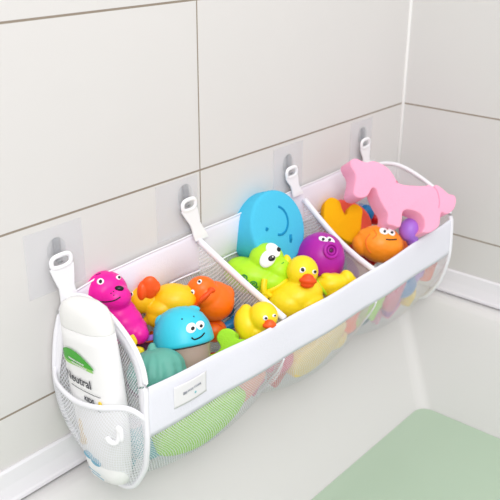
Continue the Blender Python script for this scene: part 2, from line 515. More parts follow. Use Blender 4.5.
# cloth border inside the piping, widest over the top and front
cen = sum(LEFT, Vector()) / len(LEFT)
def border(u, v):
    k = u * len(LEFT) * (1 - 1e-9); a = LEFT[int(k) % len(LEFT)]
    w = .006 + .010 * max(0, min(1, (a.z - .0) / .08))
    return a.lerp(cen, v * w / (a - cen).length) + Vector((-.001, 0, 0))
surf('cloth_border', border, len(LEFT), 2, PIPING, ep, thick=.001)

ep2 = fan('end_panel', RIGHT, NET_SIDE, 0.004, org)
tube_part('end_piping', RIGHT[::2], 0.0042, PIPING, ep2, closed=True).location = (0, 0, 0)
# white cloth gusset at the front of both net ends
def gusset(ring, sgn):
    n = len(ring)
    def f(u, v):
        t = u * 2.0 * NF
        a = ring[int(t) % n].lerp(ring[(int(t) + 1) % n], t - int(t))
        return a + Vector((-0.001 * sgn, 0.03 * v, 0.0))
    return f
# dividers
def zbot(y):
    P = [(-.182, 0.0), (-.178, -.022), (-.168, -.050), (-.14, -.083), (-.112, -.096), (-.085, -.094), (-.045, -.072), (-.014, -.028), (0, -.02)]
    for (a, za), (b, zb) in zip(P, P[1:]):
        if y <= b: return za + (zb - za) * (y - a) / (b - a)
    return -.02
for k, (xb, xf, zb_, zf) in enumerate(DIV):
    def top(u, xb=xb, xf=xf, zb_=zb_, zf=zf, k=k):
        y = -.010 - u * (.168 + 0.003 * k)
        return Vector((xb + (xf - xb) * u + 0.004 * math.sin(PI * u), y, zb_ + (zf - zb_) * u - (0.006 + 0.008 * k) * math.sin(PI * u)))
    def dv(u, v):
        p = top(u); z0 = zbot(p.y) + 0.004
        return Vector((p.x + 0.006 * math.sin(PI * v) * math.sin(PI * u), p.y, p.z + (z0 - p.z) * v))
    d = opart(surf('divider', dv, 24, 20, NET_FINE, org, .18, .2))
    bm = bmesh.new(); sweep(bm, [top(i / 20) for i in range(21)], 0.0046, 8, flat=1.3)
    link('divider_piping', bm_mesh(bm), PIPING, d)
# seams on the front net below the dividers
for uu in (0.35, 0.67):
    tube_part('net_seam', [skin(uu, T_BAND + i * 1.5) + Vector((0, -.0015, 0)) for i in range(0, 26)], 0.0014, PIPING, org)

# side pocket over the bottle
i_b, i_f = int(10.3 * NF), int(1.3 * NF)
seq = [LEFT[(i_b - k) % len(LEFT)] for k in range(i_b - i_f + 1)]     # back -> bottom -> front
toppts = catmull([seq[0], (-.912, -.035, .036), (-.920, -.080, .034), (-.919, -.125, .042), (-.902, -.162, .048), seq[-1]], 8)
def along(P, u):
    t = u * (len(P) - 1); i = min(len(P) - 2, int(t)); return P[i].lerp(P[i + 1], t - i)
def pocket(u, v):
    a, b = along(toppts, u), along(seq, u)
    p = a.lerp(b, v); return p + Vector((-0.024 * math.sin(PI * v) * math.sin(PI * u ** 1.3) ** 0.9, 0, 0))
pk = opart(surf('side_pocket', pocket, 40, 24, NET_SIDE, org, .22, .16))
bm = bmesh.new(); sweep(bm, toppts, 0.0030, 8, flat=1.4); link('pocket_piping', bm_mesh(bm), PIPING, pk)
# small white hook clip on the pocket
def clip_part():
    c = pocket(0.80, 0.30)
    c = Vector((-.9165, -.160, .016))
    bm = bmesh.new()
    P = catmull([c + Vector(q) for q in ((0, -.002, .008), (-.001, -.002, -.002), (-.003, .000, -.009), (-.005, .006, -.012), (-.006, .012, -.010), (-.006, .015, -.006))], 5)
    sweep(bm, P, 0.0040, 10, flat=0.9)
    ell(bm, c + Vector((-.001, -.003, .009)), (.0035, .0065, .006))
    ell(bm, c + Vector((-.001, -.006, .002)), (.003, .004, .010))
    return link('pocket_hook', bm_mesh(bm), STRAP, pk)
clip_part()
# sewn tag on the front band
def bandpt(u, v, off):
    p = skin(u, v * T_BAND); q = skin(u, min(1, v + .02) * T_BAND); r_ = skin(u + .01, v * T_BAND)
    n = (r_ - p).cross(q - p).normalized()
    if n.y > 0: n = -n
    return p + n * off
tg = opart(surf('sewn_tag', lambda u, v: bandpt(0.058 + 0.079 * u, 0.26 + 0.44 * v, 0.0014 + 0.0016 * math.sin(PI * u)), 24, 10, TAG, org, .06, .04, 0.0003))
for (a, b, vv) in ((.25, .36, .50), (.38, .55, .47), (.57, .80, .44)):
    bm = bmesh.new()
    P = [bandpt(0.058 + 0.079 * (a + (b - a) * i / 12), 0.26 + 0.44 * (vv + 0.06 * (-1) ** i), 0.0032) for i in range(13)]
    sweep(bm, P, 0.00045, 5)
    link('tag_print', bm_mesh(bm), TAGINK, tg)
bm = bmesh.new(); ell(bm, bandpt(0.058 + 0.079 * .62, 0.26 + .44 * .72, 0.0034), (.0018, .0006, .0018)); link('tag_emblem', bm_mesh(bm), TAGTEAL, tg)

# straps with slotted buckles, and the clear adhesive hooks they hang on
HK = [(-.8705, .194, -.864, .137, 0.0195, 'nearest to the bottle end'), (-.6315, .206, -.614, .158, 0.017, 'above the first divider'),
      (-.379, .196, -.366, .160, 0.017, 'above the second divider'), (-.1475, .198, -.141, .156, 0.017, 'beside the pink foam horse')]
PADS = [(-.918, -.826, .150, .240), (-.690, -.603, .158, .246), (-.418, -.336, .156, .243), (-.187, -.112, .156, .243)]
HLAB = ['clear adhesive wall hook above the shampoo bottle', 'clear adhesive wall hook next to the vertical grout line, above the first divider',
        'clear adhesive wall hook above the blue foam disc and second divider', 'clear adhesive wall hook behind the head of the pink foam horse']
for i, (xt, zt, xb, zb_, hw, _) in enumerate(HK):
    bm = bmesh.new()
    # slotted ring
    P = []
    for k in range(24):
        a = 2 * PI * k / 24
        cx, cz = math.cos(a), math.sin(a)
        P.append((xt + hw * 0.80 * math.copysign(abs(cx) ** 0.7, cx), -.010, zt + 0.0085 * math.copysign(abs(cz) ** 0.7, cz)))
    sweep(bm, P, 0.0034, 8, closed=True, ref=(0, 1, 0), flat=0.7)
    # webbing, tapering to a neck then flaring where it is sewn on
    rows = [(0.0, hw * .98, -.010), (0.35, hw * .80, -.0105), (0.62, hw * .62, -.011), (0.85, hw * .66, -.0115), (1.15, hw * .80, -.0125), (1.35, hw * .85, -.0125)]
    z_top = zt - 0.008
    fr, bk = [], []
    for t, h_, y in rows:
        x = xt + (xb - xt) * t; z = z_top + (zb_ - z_top) * t
        fr.append([bm.verts.new((x + s_ * h_, y - .0012, z)) for s_ in (-1, -.5, 0, .5, 1)])
        bk.append([bm.verts.new((x + s_ * h_, y + .0012, z)) for s_ in (-1, -.5, 0, .5, 1)])
    for S, flip in ((fr, False), (bk, True)):
        for A, B in zip(S, S[1:]):
            for k in range(4):
                f = (A[k], A[k + 1], B[k + 1], B[k]); bm.faces.new(f[::-1] if flip else f)
    for A, B, C_, D in zip(fr, fr[1:], bk, bk[1:]):
        bm.faces.new((A[0], B[0], D[0], C_[0])); bm.faces.new((A[4], C_[4], D[4], B[4]))
    bm.faces.new(fr[0][::-1] + bk[0]); bm.faces.new(fr[-1] + bk[-1][::-1])
    bmesh.ops.recalc_face_normals(bm, faces=bm.faces[:])
    opart(link('hanging_strap', bm_mesh(bm), STRAP, org, smooth=False))
    x0, x1, z0, z1 = PADS[i]
    h = empty('adhesive_hook', ((x0 + x1) / 2, 0, z0), HLAB[i], 'wall hook', 'clear adhesive hooks on the tiles')
    ho = -Vector(h.location)
    bm = bmesh.new(); box(bm, (x0, -.0012, z0), (x1, -.0002, z1))
    o = link('adhesive_pad', bake(bm_mesh(bm), [('BEVEL', dict(width=0.0004, segments=2))]), PAD, h); o.location = ho
    bm = bmesh.new()
    sweep(bm, catmull([(xt, -.0035, zt + .030), (xt, -.004, zt + .018), (xt, -.0045, zt + .003), (xt, -.008, zt - .0015), (xt, -.014, zt), (xt, -.0165, zt + .008)], 6), [0.0060] * 12 + [0.0052] * 19, 10, ref=(0, 1, 0), flat=0.45)
    ell(bm, (xt, -.0022, zt + .014), (.015, .0018, .017))
    o = link('hook', bm_mesh(bm), CLEAR, h); o.location = ho

# ------------------------------------------------------------ shampoo bottle in the side pocket
bot = empty('shampoo_bottle', (-.8945, -.111, -.086), 'white shampoo bottle with green leaf label, standing in the side net pocket', 'bottle')
BB = Vector(bot.location)
tilt = math.radians(-6.5)    # leans towards the wall
BM_ = Matrix.Rotation(tilt, 4, 'X')
def bl(p): return BM_ @ Vector(p)
def bring(hw, ht, z, n=40, e=0.72):
    out = []
    for k in range(n):
        a = 2 * PI * k / n; c, s_ = math.cos(a), math.sin(a)
        out.append((ht * math.copysign(abs(c) ** 0.9, c), hw * math.copysign(abs(s_) ** e, s_), z))
    return out
def bottle_shape(rows, name, m, parent):
    bm = bmesh.new(); R = [[bm.verts.new(bl(p)) for p in bring(hw, ht, z)] for hw, ht, z in rows]
    for A, B in zip(R, R[1:]):
        n = len(A)
        for k in range(n): bm.faces.new((A[k], A[(k + 1) % n], B[(k + 1) % n], B[k]))
    bm.faces.new(R[0][::-1]); bm.faces.new(R[-1])
    bmesh.ops.recalc_face_normals(bm, faces=bm.faces[:])
    return link(name, bm_mesh(bm), m, parent)
bottle_shape([(.028, .012, 0), (.034, .016, .003), (.039, .0185, .02), (.044, .020, .06), (.0485, .0205, .11), (.0495, .020, .15), (.0490, .0195, .180), (.0480, .019, .205), (.0465, .0188, .2205)], 'bottle_body', BOTTLE, bot)
bottle_shape([(.0465, .0186, .2205), (.0466, .0187, .222), (.0460, .0186, .232), (.044, .0180, .242), (.039, .016, .250), (.028, .012, .256), (.012, .005, .258)], 'bottle_cap', BOTTLE_CAP, bot)
# bottle front (towards -x): height profile of the surface
def front(y, z, off=0.0006):
    hw = .044 + (.0505 - .044) * min(1, max(0, (z - .06) / .09)); ht = .0203
    s_ = min(.999, abs(y) / hw) ** (1 / .72)
    c = math.sqrt(max(0.0, 1 - s_ * s_)) ** 0.9
    return bl((-ht * c - off, y, z))
def bsheet(name, fn, nu, nv, m, parent, off=0.0006):
    def f(u, v):
        y, z = fn(u, v); return front(y, z, off)
    return surf(name, f, nu, nv, m, parent)
def leaf(sc, dy, dz):
    def f(u, v):
        y = .036 - .062 * u * sc + dy
        c = .1840 - .009 * u + .006 * math.sin(PI * u) + dz
        w = .0115 * sc * math.sin(PI * min(1, (u * .97 + .03)) ** 0.62) ** 0.7 + .0006
        return y, c + w * (v - .5) * 2 * .75
    return f
lf2 = bsheet('leaf_underlay', leaf(1.0, 0.002, -.0045), 30, 6, LEAF2, bot, 0.0005)
lf = bsheet('leaf_label', leaf(1.0, 0, 0), 30, 6, LEAF, bot, 0.0010)
for k, (a, b, zz) in enumerate(((.020, -.010, .173), (.014, -.014, .168))):
    bm = bmesh.new()
    sweep(bm, [front(a + (b - a) * i / 20, zz + .0095 - .004 * i / 20 + .0010 * (-1) ** i, 0.0018) for i in range(21)], 0.0005, 5)
    link('leaf_print', bm_mesh(bm), BOTTLE, lf)
def write(txt, size, y, z, m, slope=0.0, name='print', bold=0.0, sx=1.0):
    cu = bpy.data.curves.new('t', 'FONT'); cu.body = txt; cu.size = size; cu.offset = bold; cu.resolution_u = 3
    o = bpy.data.objects.new('t', cu); COL.objects.link(o)
    dg = bpy.context.evaluated_depsgraph_get(); dg.update()
    me = bpy.data.meshes.new_from_object(o.evaluated_get(dg))
    bpy.data.objects.remove(o)
    for v in me.vertices:
        # text reads towards -y seen from the end of the tub
        v.co = front(y - v.co.x * sx, z + v.co.y + slope * v.co.x, 0.0012)
    return link(name, me, m, bot, smooth=False)
write('Neutral', 0.0170, .036, .1500, INK, -.08, 'brand_print', 0.0003, 1.0)
write('KIDS', 0.009, .001, .1265, INK, -.10, 'kids_print', 0.0003)
bm = bmesh.new(); ell(bm, front(-.0275, .1275, .0008), (.0012, .0035, .0035)); link('yellow_dot', bm_mesh(bm), INKY, bot)
for a, b, zz, m_ in ((.026, -.030, .1420, INK), (.000, -.028, .1205, INK), (.018, -.006, .020, INKB), (.012, -.012, .015, INKB)):
    bm = bmesh.new(); sweep(bm, [front(a + (b - a) * i / 16, zz - .005 * i / 16 + .0002 * (-1) ** i, 0.001) for i in range(17)], 0.0004, 5); link('small_print', bm_mesh(bm), m_, bot)
bm = bmesh.new(); ell(bm, front(.022, .080, -.001), (.0022, .006, .014)); ell(bm, front(.020, .062, -.001), (.0022, .009, .010)); ell(bm, front(.028, .053, -.001), (.0022, .006, .005)); link('printed_picture', bm_mesh(bm), INKS, bot)
bm = bmesh.new(); ell(bm, front(.016, .038, -.001), (.002, .010, .006)); ell(bm, front(.002, .032, -.001), (.002, .010, .006)); link('printed_waves', bm_mesh(bm), INKB, bot)

# ------------------------------------------------------------ toys
G1 = None
# magenta seal
t = Toy('seal', 'seal_bath_toy', 'magenta seal bath toy with black nose beside the bottle end', base=22, grow=1.13)
t.blend('body', MAGENTA, [((-8, 8, 0), (20.5, 18.5, 19)), ((3, 3, 9), (14, 12, 13)), ((0, -6, 0), (16, 16, 15)), ((4, -13, 0), (17, 16, 15)), ((8, -20, -1), (18, 16, 15)), ((11, -26, -2), (19, 14, 15)), ((23, -30, 4), (9, 9, 8))], 0.9, 22)
t.eye(-9, 17, 3.2, 3.0, .3, -.2, 1.5); t.eye(5, 20, 2.2, 2.8, .3, -.2, 1.3)
t.stick('nose', BLACK, 7.5, 11, 4.0, 2.5, 2.0, 0.3, 20)
t.line('mouth', BLACK, [(-13, 0), (-4, -.5), (4, 1), (9, 4)], 0.55)
t.line('eyebrow', PLUM, [(-14, 22.5), (-11, 23.5), (-10.5, 24)], 0.45)
for a, b in ((1, 7), (3.5, 5.5), (3, 8.5)): t.stick('whisker_dot', PLUM, a, b, .6, .6, .6, .1)

# big golden duck lying on its side
t = Toy('duck_a', 'rubber_duck', 'large golden rubber duck lying on its side behind the magenta seal', 'rubber duck', 'rubber ducks', base=18)
t.blend('body', GOLD, [((-19, 4, 0), (18, 16, 15)), ((14, 2, -3), (24, 17, 17)), ((28, 6, -5), (10, 11, 10)), ((-2, -14, 3), (11, 12, 9)), ((2, -7, 2), (16, 12, 12)), ((-10, -18, 2), (6, 5, 5))])
bk = t.blend('beak', BEAK, [((-8, 15, 14), (9.5, 12.5, 4.5), (20, 10, -8)), ((-15, 12, 15), (5, 10, 4.5), (10, 0, -6)), ((-3, 16, 13), (6, 7, 4))], 0.7, 4, keep=False)
t.bvh = BVHTree.FromPolygons([v.co.copy() for v in t.root.children[0].data.vertices], [tuple(p.vertices) for p in t.root.children[0].data.polygons]) if False else t.bvh
t.eye(-26.5, 8.5, 2.8, 2.8, 0, 0, 2.0)

# orange duck
t = Toy('duck_o', 'rubber_duck', 'orange rubber duck leaning on the first net divider', 'rubber duck', 'rubber ducks', base=18, grow=1.08)
t.blend('body', ORANGE, [((3, -2, 0), (19, 19, 17)), ((-8, 10, 9), (14, 12, 11)), ((-3, 4, 8), (14, 13, 12)), ((14, 4, -2), (8, 9, 9))])
t.blend('beak', ORANGE_D, [((-5, 3, 20), (9, 2.6, 3.5), (0, 0, 42)), ((-8, 0, 18.5), (9, 2.4, 3), (0, 0, 42)), ((1, 9, 17), (4, 3, 4))], 0.6, 3, keep=False)
t.eye(-16, 7, 2.2, 2.8, 0, 0, 1.1, 40); t.eye(-9.5, 16.5, 2.6, 2.0, 0, 0, 1.2, 40)

# turquoise fish with clear cup
t = Toy('cyan', 'fish_bath_toy', 'turquoise round fish bath toy with a smoky clear cup below', base=30)
bm = bmesh.new()
prof_c = [(0, 31), (9, 30), (17, 26.5), (23.5, 20.5), (28, 12), (30, 3), (30.5, -3), (30.5, -6), (28.5, -7.5), (20, -8), (0, -8)]
R_ = []
TL = Matrix.Rotation(math.radians(10), 4, 'Z') @ Matrix.Rotation(math.radians(1), 4, 'X') @ Matrix.Translation((0, -1, 0))
def rev(bm, prof, TL, seg=48):
    rg = []
    for r, y in prof:
        rg.append([bm.verts.new(TL @ Vector((max(r, .01) * math.cos(2 * PI * k / seg), y, max(r, .01) * math.sin(2 * PI * k / seg)))) for k in range(seg)])
    for A, B in zip(rg, rg[1:]):
        for k in range(seg): bm.faces.new((A[k], A[(k + 1) % seg], B[(k + 1) % seg], B[k]))
    bmesh.ops.recalc_face_normals(bm, faces=bm.faces[:])
rev(bm, prof_c, TL)
ell(bm, (-22, 15, 4), (5.5, 7, 5), (0, 0, -25)); ell(bm, (-20, 3, 14), (6, 4.5, 5)); ell(bm, (10, 27, -2), (7, 3.5, 5))
me = bm_mesh(bm)
t.bvh = BVHTree.FromPolygons([v.co.copy() for v in me.vertices], [tuple(p.vertices) for p in me.polygons])
t.put('dome', me, CYAN)
t.eye(10, 10.5, 4.8, 5.6, 1.2, -.5, 1.9, 10); t.eye(18, 12.5, 4.2, 5.4, 0.8, -.6, 1.8, 10)
t.line('mouth', BLACK, [(10.5, 1.5), (13.5, -.5), (19, 1.5), (22.5, 5)], 0.8)
t.stick('nostril', NAVY, 1, 19, .9, .9, .6, 0); t.stick('nostril', NAVY, 12, 21, .9, .9, .6, 0)
bm = bmesh.new(); rev(bm, [(26, -9), (25, -16), (22, -34), (19, -37), (0, -37), (0, -35.5), (18, -35.5), (20.5, -33), (23.6, -16), (24.6, -9), (26, -9)], TL)
t.put('cup', bm_mesh(bm), CUP)

# ribbed teal octopus
t = Toy('teal', 'octopus_bath_toy', 'dusty teal ribbed octopus bath toy against the front band corner', base=22, grow=1.07)
def ribs(p):
    q = Vector((p.x, p.z)); a = math.atan2(p.x + 4, p.z + 2); k = 1 + 0.030 * math.cos(a * 16) * min(1, max(0, (26 - p.y) / 20)) * min(1, q.length / 12)
    return Vector((p.x * k, p.y, p.z * k))
t.blend('body', TEAL, [((0, -4, 0), (28, 24, 24)), ((-5, 20, 0), (4, 6, 4), (0, 0, -12)), ((4, 5, 0), (22, 16, 20))], 1.0, 4, fn=ribs)
t.line('fold_shade', mat('teal_crease_shade', (60, 124, 112), .6), [(-17, -1), (-15, -8), (-14, -16)], 1.4, 0.1)  # shade in the fold painted as a darker teal line
t.stick('arm', TEAL, -18, -5, 4, 7, 3, 0, -20)

# small yellow duck
t = Toy('duck_s', 'rubber_duck', 'small yellow rubber duck facing the front band below the frog', 'rubber duck', 'rubber ducks', base=16)
t.blend('body', YELLOW, [((9, 6, 4), (15, 15, 14)), ((-6, -3, -2), (14, 19, 14), (0, 0, 15)), ((-8, 10, -3), (7, 8, 7)), ((2, -9, 0), (12, 12, 11))])
t.blend('beak', BEAK, [((15, -1.5, 17), (7, 3.6, 4.0), (0, 0, 8)), ((15, 1, 16.5), (5, 3, 4))], 0.6, 3, keep=False)
t.eye(11, 5.5, 2.5, 2.6, .5, -.2, 1.3); t.eye(19.5, 7.5, 1.6, 2.3, .3, 0, 1.0)

# lime foam shape
t = Toy('lime', 'foam_shape', 'lime green two lobed foam shape below the small yellow duck', base=14)
t.slab('foam_piece', LIME_F, [(-6, 15), (2, 17), (9, 13), (10, 7), (18, 6), (27, 2), (28, -8), (18, -14), (4, -17), (-10, -18), (-20, -22), (-27, -18), (-24, -11), (-12, -8), (-6, -2), (-10, 7)], 12, 2.5, shear=(4, -4))

# frog
t = Toy('frog', 'frog_bath_toy', 'lime green frog bath toy with big white eyes and yellow arms', base=22, grow=1.05)
t.blend('body', LIME, [((-4, -3, 0), (28, 18, 20), (0, 0, -6)), ((-16, 3, -2), (16, 13, 15)), ((8, 13, 6), (17, 16, 14)), ((20, 3, 5), (13.5, 13, 14)), ((-26, 0, -3), (7, 7, 7)), ((12, -8, 6), (18, 12, 14))])
t.stick('eye', EYE_W, 9, 14, 6.8, 9.5, 2.4, -.2, 8)
t.stick('eye', EYE_W, 14, 22, 8, 6.2, 2.4, -.4, -25)
e = t.root.children
t.stick('pupil', BLACK, 12.2, 14.2, 2.8, 3.6, 1.0, 2.1); t.stick('pupil', BLACK, 18, 21.5, 2.4, 3.2, 1.0, 1.9)
t.stick('pupil_glint', EYE_W, 13, 15.4, .8, .8, .8, 2.9); t.stick('pupil_glint', EYE_W, 18.8, 22.6, .7, .7, .8, 2.6)
for cx, cy in ((-13, -4), (-4, -10)):
    pts = [(cx + (0.6 + 0.26 * k) * math.cos(k * .8), cy + (0.6 + 0.26 * k) * math.sin(k * .8) * .85) for k in range(16)]
    t.line('painted_swirl', GREEN_INK, pts, 0.65, 0.35, n=3)
t.blend('arm', YELLOW, [('tube', [(6, -5, 20), (5, -13, 21), (6, -19, 20)], 3.0), ('tube', [(6, -18, 20), (1, -25, 18)], 2.6), ('tube', [(5, -18, 20), (7, -26, 18)], 2.6), ('tube', [(6, -17, 20), (12, -21, 18)], 2.6)], 0.6, 3, keep=False)
t.blend('belly', YELLOW, [((16, -13, 10), (17, 4.5, 9), (0, 0, 30)), ((9, -17, 8), (10, 5, 9))], 0.8, 4, keep=False)
t.blend('arm', YELLOW, [((28, 11, 8), (4, 7, 3.5), (0, 0, 14)), ((29, 6, 8), (3, 4, 3))], 0.6, 3, keep=False)
t.line('nostril', GREEN_INK, [(22, 9), (24, 10.5)], 0.4)

# sky blue foam disc with a smile, groove shade painted as deeper blue tubes
t = Toy('disc', 'foam_disc', 'round sky blue foam disc with a sunken smiling face, its shade painted deeper blue, standing upright', 'bath sponge', base=34, turn=(0, 42, 8), grow=1.08)
t.slab('disc', BLUE_F, [(34 * math.cos(2 * PI * k / 24), 34.5 * math.sin(2 * PI * k / 24)) for k in range(24)], 32, 3.0, z=15, n=2)
bm = bmesh.new(); sweep(bm, [(12 * math.cos(math.radians(a)) + 0, 13 * math.sin(math.radians(a)) + 6, 14.6) for a in range(-105, 80, 8)], 1.3, 8, ref=(0, 0, 1)); t.put('smile', bm_mesh(bm), BLUE_GROOVE_SHADE)
for a, b in ((-16, -1), (12, -14)):
    bm = bmesh.new(); sweep(bm, [(a, b, 14.8), (a + 1, b + 6 if a > 0 else b + 1.5, 14.8)], 1.6, 8); ell(bm, (a, b, 14.6), 1.6); t.put('eye_mark', bm_mesh(bm), BLUE_GROOVE_SHADE)

# purple octopus
t = Toy('purp', 'octopus_bath_toy', 'purple dome octopus bath toy with round mouth next to the second divider', base=18)
TP = Matrix.Rotation(math.radians(-16), 4, 'Z') @ Matrix.Rotation(math.radians(34), 4, 'X') @ Matrix.Scale(1.0, 4)
bm = bmesh.new(); rev(bm, [(0, 22), (8, 21), (15, 17.5), (20.5, 11), (24, 3), (25.5, -6), (24.8, -8.5), (22, -9.5), (0, -9.5)], TP)
me = bm_mesh(bm); t.bvh = BVHTree.FromPolygons([v.co.copy() for v in me.vertices], [tuple(p.vertices) for p in me.polygons])
t.put('dome', me, PURPLE)
bm = bmesh.new(); rev(bm, [(0, -9), (20, -9.6), (21, -12), (18, -17), (0, -18)], TP); t.put('base', bm_mesh(bm), BEIGE)
t.eye(1, 15.5, 5, 3.2, -.4, -.5, 1.5, -10); t.eye(8.5, 14.5, 4.6, 3.0, -1.5, .1, 1.4, -25)
c, n = t.at(8, 4.5)
for rr, th in ((6.8, 1.9), (3.6, 1.0)):
    bm = bmesh.new(); q = n.to_track_quat('Z', 'Y').to_matrix()
    sweep(bm, [c + q @ Vector((rr * math.cos(2 * PI * k / 20), rr * math.sin(2 * PI * k / 20), .2)) for k in range(20)], th, 8, closed=True, ref=tuple(n)); t.put('mouth_ring', bm_mesh(bm), PURPLE)
t.stick('mouth_hole', PLUM, 8, 4.5, 2, 2, .8, .3)

# big yellow duck in the middle compartment
t = Toy('duck_b', 'rubber_duck', 'large yellow rubber duck with orange beak in the middle compartment', 'rubber duck', 'rubber ducks', base=26)
t.blend('body', YELLOW, [((3, 20, 6), (16, 16, 14.5)), ((-2, -6, -2), (27, 20, 22), (0, 0, 20)), ((-10, -12, 0), (22, 18, 20)), ((8, -12, 0), (18, 16, 18)), ((3, 8, 4), (12, 9, 11))])
t.blend('beak', ORANGE_D, [((7.5, 11, 20.5), (9, 4.2, 4.8), (0, 0, -4)), ((7, 7.5, 19.5), (7, 4, 4)), ((7.5, 14, 20), (6, 4, 3.8))], 0.6, 3, keep=False)
t.eye(2.2, 21.5, 3.4, 2.6, .2, .2, 1.7, 8); t.eye(14, 19.5, 2.2, 2.6, .2, .2, 1.5, 0)
# yellow toy with green stripe
t = Toy('crab', 'finned_bath_toy', 'yellow finned bath toy with a green edge beside the large yellow duck', base=14, grow=1.12)
t.blend('body', YELLOW, [((-6, 0, -2), (16, 10, 12), (0, 0, 6)), ((9, 5, 0), (6, 8.5, 6), (0, 0, 30)), ((13, 1, -1), (5, 8, 6), (0, 0, 20)), ((-2, -7, -2), (12, 8, 10)), ((-8, 6, 3), (8, 4, 5), (0, 0, -12))])
t.line('green_edge', LIME, [(-19, 3), (-17, -1), (-14, -5), (-11, -9)], 1.6, -0.2)
# blue ball
t = Toy('ball', 'toy_fish', 'small deep blue toy between the frog and the purple octopus', base=10)
t.blend('body', BLUE, [((-1, 0, -4), (10, 11, 10)), ((6, -6, -6), (7, 8, 8)), ((-6, 5, -2), (6, 5, 5))])

# pink foam horse
t = Toy('horse', 'foam_horse', 'thick pink foam horse shape lying on top of the end compartment', 'bath sponge', base=14, turn=(-4, 8, 0))
K = 120 / 500
HO = [(30, 55), (52, 42), (75, 50), (100, 58), (130, 52), (165, 64), (195, 85), (215, 112), (232, 140), (262, 150), (300, 152), (345, 153), (368, 148), (384, 156), (398, 148), (425, 164), (450, 185), (475, 192), (482, 215), (470, 250), (440, 270), (418, 262), (410, 290), (404, 320), (370, 345), (345, 348), (330, 345), (343, 320), (338, 285), (312, 262), (272, 252), (250, 262), (246, 290), (236, 326), (205, 318), (182, 310), (186, 270), (165, 235), (146, 195), (138, 168), (120, 165), (100, 198), (65, 205), (42, 190), (46, 160), (52, 130), (50, 105), (35, 80)]
HO = [((340 + x * K) - 395, 200 - (150 + y * K)) for x, y in HO]
t.slab('foam_piece', PINK_F, HO, 16, 2.6, z=9, n=3, shear=(-6, -4))
t.stick('mane_notch', ROSE, -.5, 17, 1.2, .6, .6, .1)
t.line('tail_crease_shade', mat('pink_foam_crease_shade', (238, 140, 172), .8), [(36, 14), (41, 8), (43, -2), (42, -9)], .6, -.2)  # crease shade drawn as a darker pink line
# yellow orange foam bunny head
t = Toy('bunny', 'foam_bunny', 'yellow orange foam bunny head shape with two ears', 'bath sponge', base=26)
K = 70 / 500
BO = [(95, 200), (98, 150), (105, 95), (135, 58), (175, 58), (210, 85), (225, 130), (245, 172), (262, 170), (275, 130), (305, 104), (345, 112), (372, 145), (366, 210), (362, 260), (350, 320), (315, 370), (280, 372), (220, 340), (170, 300), (120, 250)]
BO = [((310 + x * K) - 341, 220 - (190 + y * K)) for x, y in BO]
t.slab('foam_piece', YO_F, BO, 11, 2.4, z=5, n=4, shear=(-3, -3))
# coral foam round
t = Toy('coral', 'foam_round', 'round coral red foam piece behind the yellow orange bunny', 'bath sponge', base=20, turn=(0, 0, 0), grow=1.2)
t.slab('foam_piece', CORAL_F, [(27 * math.cos(2 * PI * k / 16) - 0, 23 * math.sin(2 * PI * k / 16) - 7) for k in range(16)], 10, 2.4, z=-12, n=3)
# orange puffer fish
t = Toy('puffer', 'fish_bath_toy', 'round orange fish bath toy in front of the pink foam horse', base=20)
t.blend('body', AMBER, [((2, -1, 0), (24, 19, 19), (0, 0, -14)), ((-17, -2, 1), (9, 11, 10), (0, 0, 20)), ((8, -4, 2), (17, 14, 16)), ((-12, 8, 2), (9, 7, 8))])
t.eye(3.5, 11.5, 4.6, 3.8, .6, -.6, 1.4, -15); t.eye(11, 10.5, 4.4, 3.8, .3, -.6, 1.4, -15)
t.line('mouth', BLACK, [(5, 3.5), (10, 3.0), (16, 3.5)], 0.7)
t.line('gill', ORANGE, [(-10, 9), (-14, 3), (-13, -5), (-9, -10)], 0.7, -.2)
t.line('gill', ORANGE, [(-6, 13), (-4, 8), (-8, 4)], 0.6, -.2)
# purple rattle
t = Toy('knob', 'toy_spoon', 'lilac rounded toy spoon poking out under the pink foam horse', base=12, grow=1.25)
t.blend('body', LILAC, [((0, 5, 0), (9, 10, 8), (0, 0, -20)), ('tube', [(1, 0, 0), (3, -5, -3), (5, -10, -6)], 5)])

# ---- pieces between and below
def block(key, name, label, size, m, turn, cat='bath toy', base=5):
    t = Toy(key, name, label, cat, base=base, turn=turn)
    bm = bmesh.new(); box(bm, [-a / 2 for a in size], [a / 2 for a in size])
    t.put('body', bake(bm_mesh(bm), [('BEVEL', dict(width=min(size) * .25, segments=3))]), m)
    return t
t = Toy('bar', 'toy_oar', 'lilac flat toy oar below the magenta seal', base=4)
t.slab('body', LILAC, [(-18, -4), (0, -1), (18, 3), (19, -2), (0, -6), (-18, -9)], 7, 1.2, z=3, n=3)
t = Toy('blk1', 'toy_block', 'yellow rounded toy block beside the bottle and the magenta seal', base=6)
t.slab('body', YELLOW, [(-7, 6), (4, 6), (8, 2), (8, -6), (2, -9), (-6, -7)], 8, 2, z=3, n=4)
t = Toy('blk2', 'toy_block', 'small yellow toy block half hidden behind the teal octopus', base=5)
t.slab('body', YELLOW, [(-7, 3), (0, 5), (7, 3), (7, -4), (0, -5), (-7, -4)], 8, 1.6, z=0, n=4)
t = Toy('plum', 'toy_boat_hull', 'dark plum toy boat deep under the lilac oar', base=10)
t.blend('body', PLUM, [((0, 0, -8), (17, 9, 9)), ((10, 2, -10), (12, 7, 8))])
t = Toy('orb', 'toy_ball', 'orange toy ball behind the turquoise fish', base=12)
t.blend('body', ORANGE, [((0, 0, -4), (13, 12, 12))]); t.line('ball_seam', ORANGE_D, [(-8, 6), (0, 8), (8, 5)], .5)
t = Toy('dino', 'toy_dinosaur', 'petrol blue toy dinosaur squeezed against the first divider', base=12)
t.blend('body', NAVY, [((0, 0, -6), (9, 13, 8), (0, 0, 15)), ((-4, -8, -4), (7, 8, 7))])
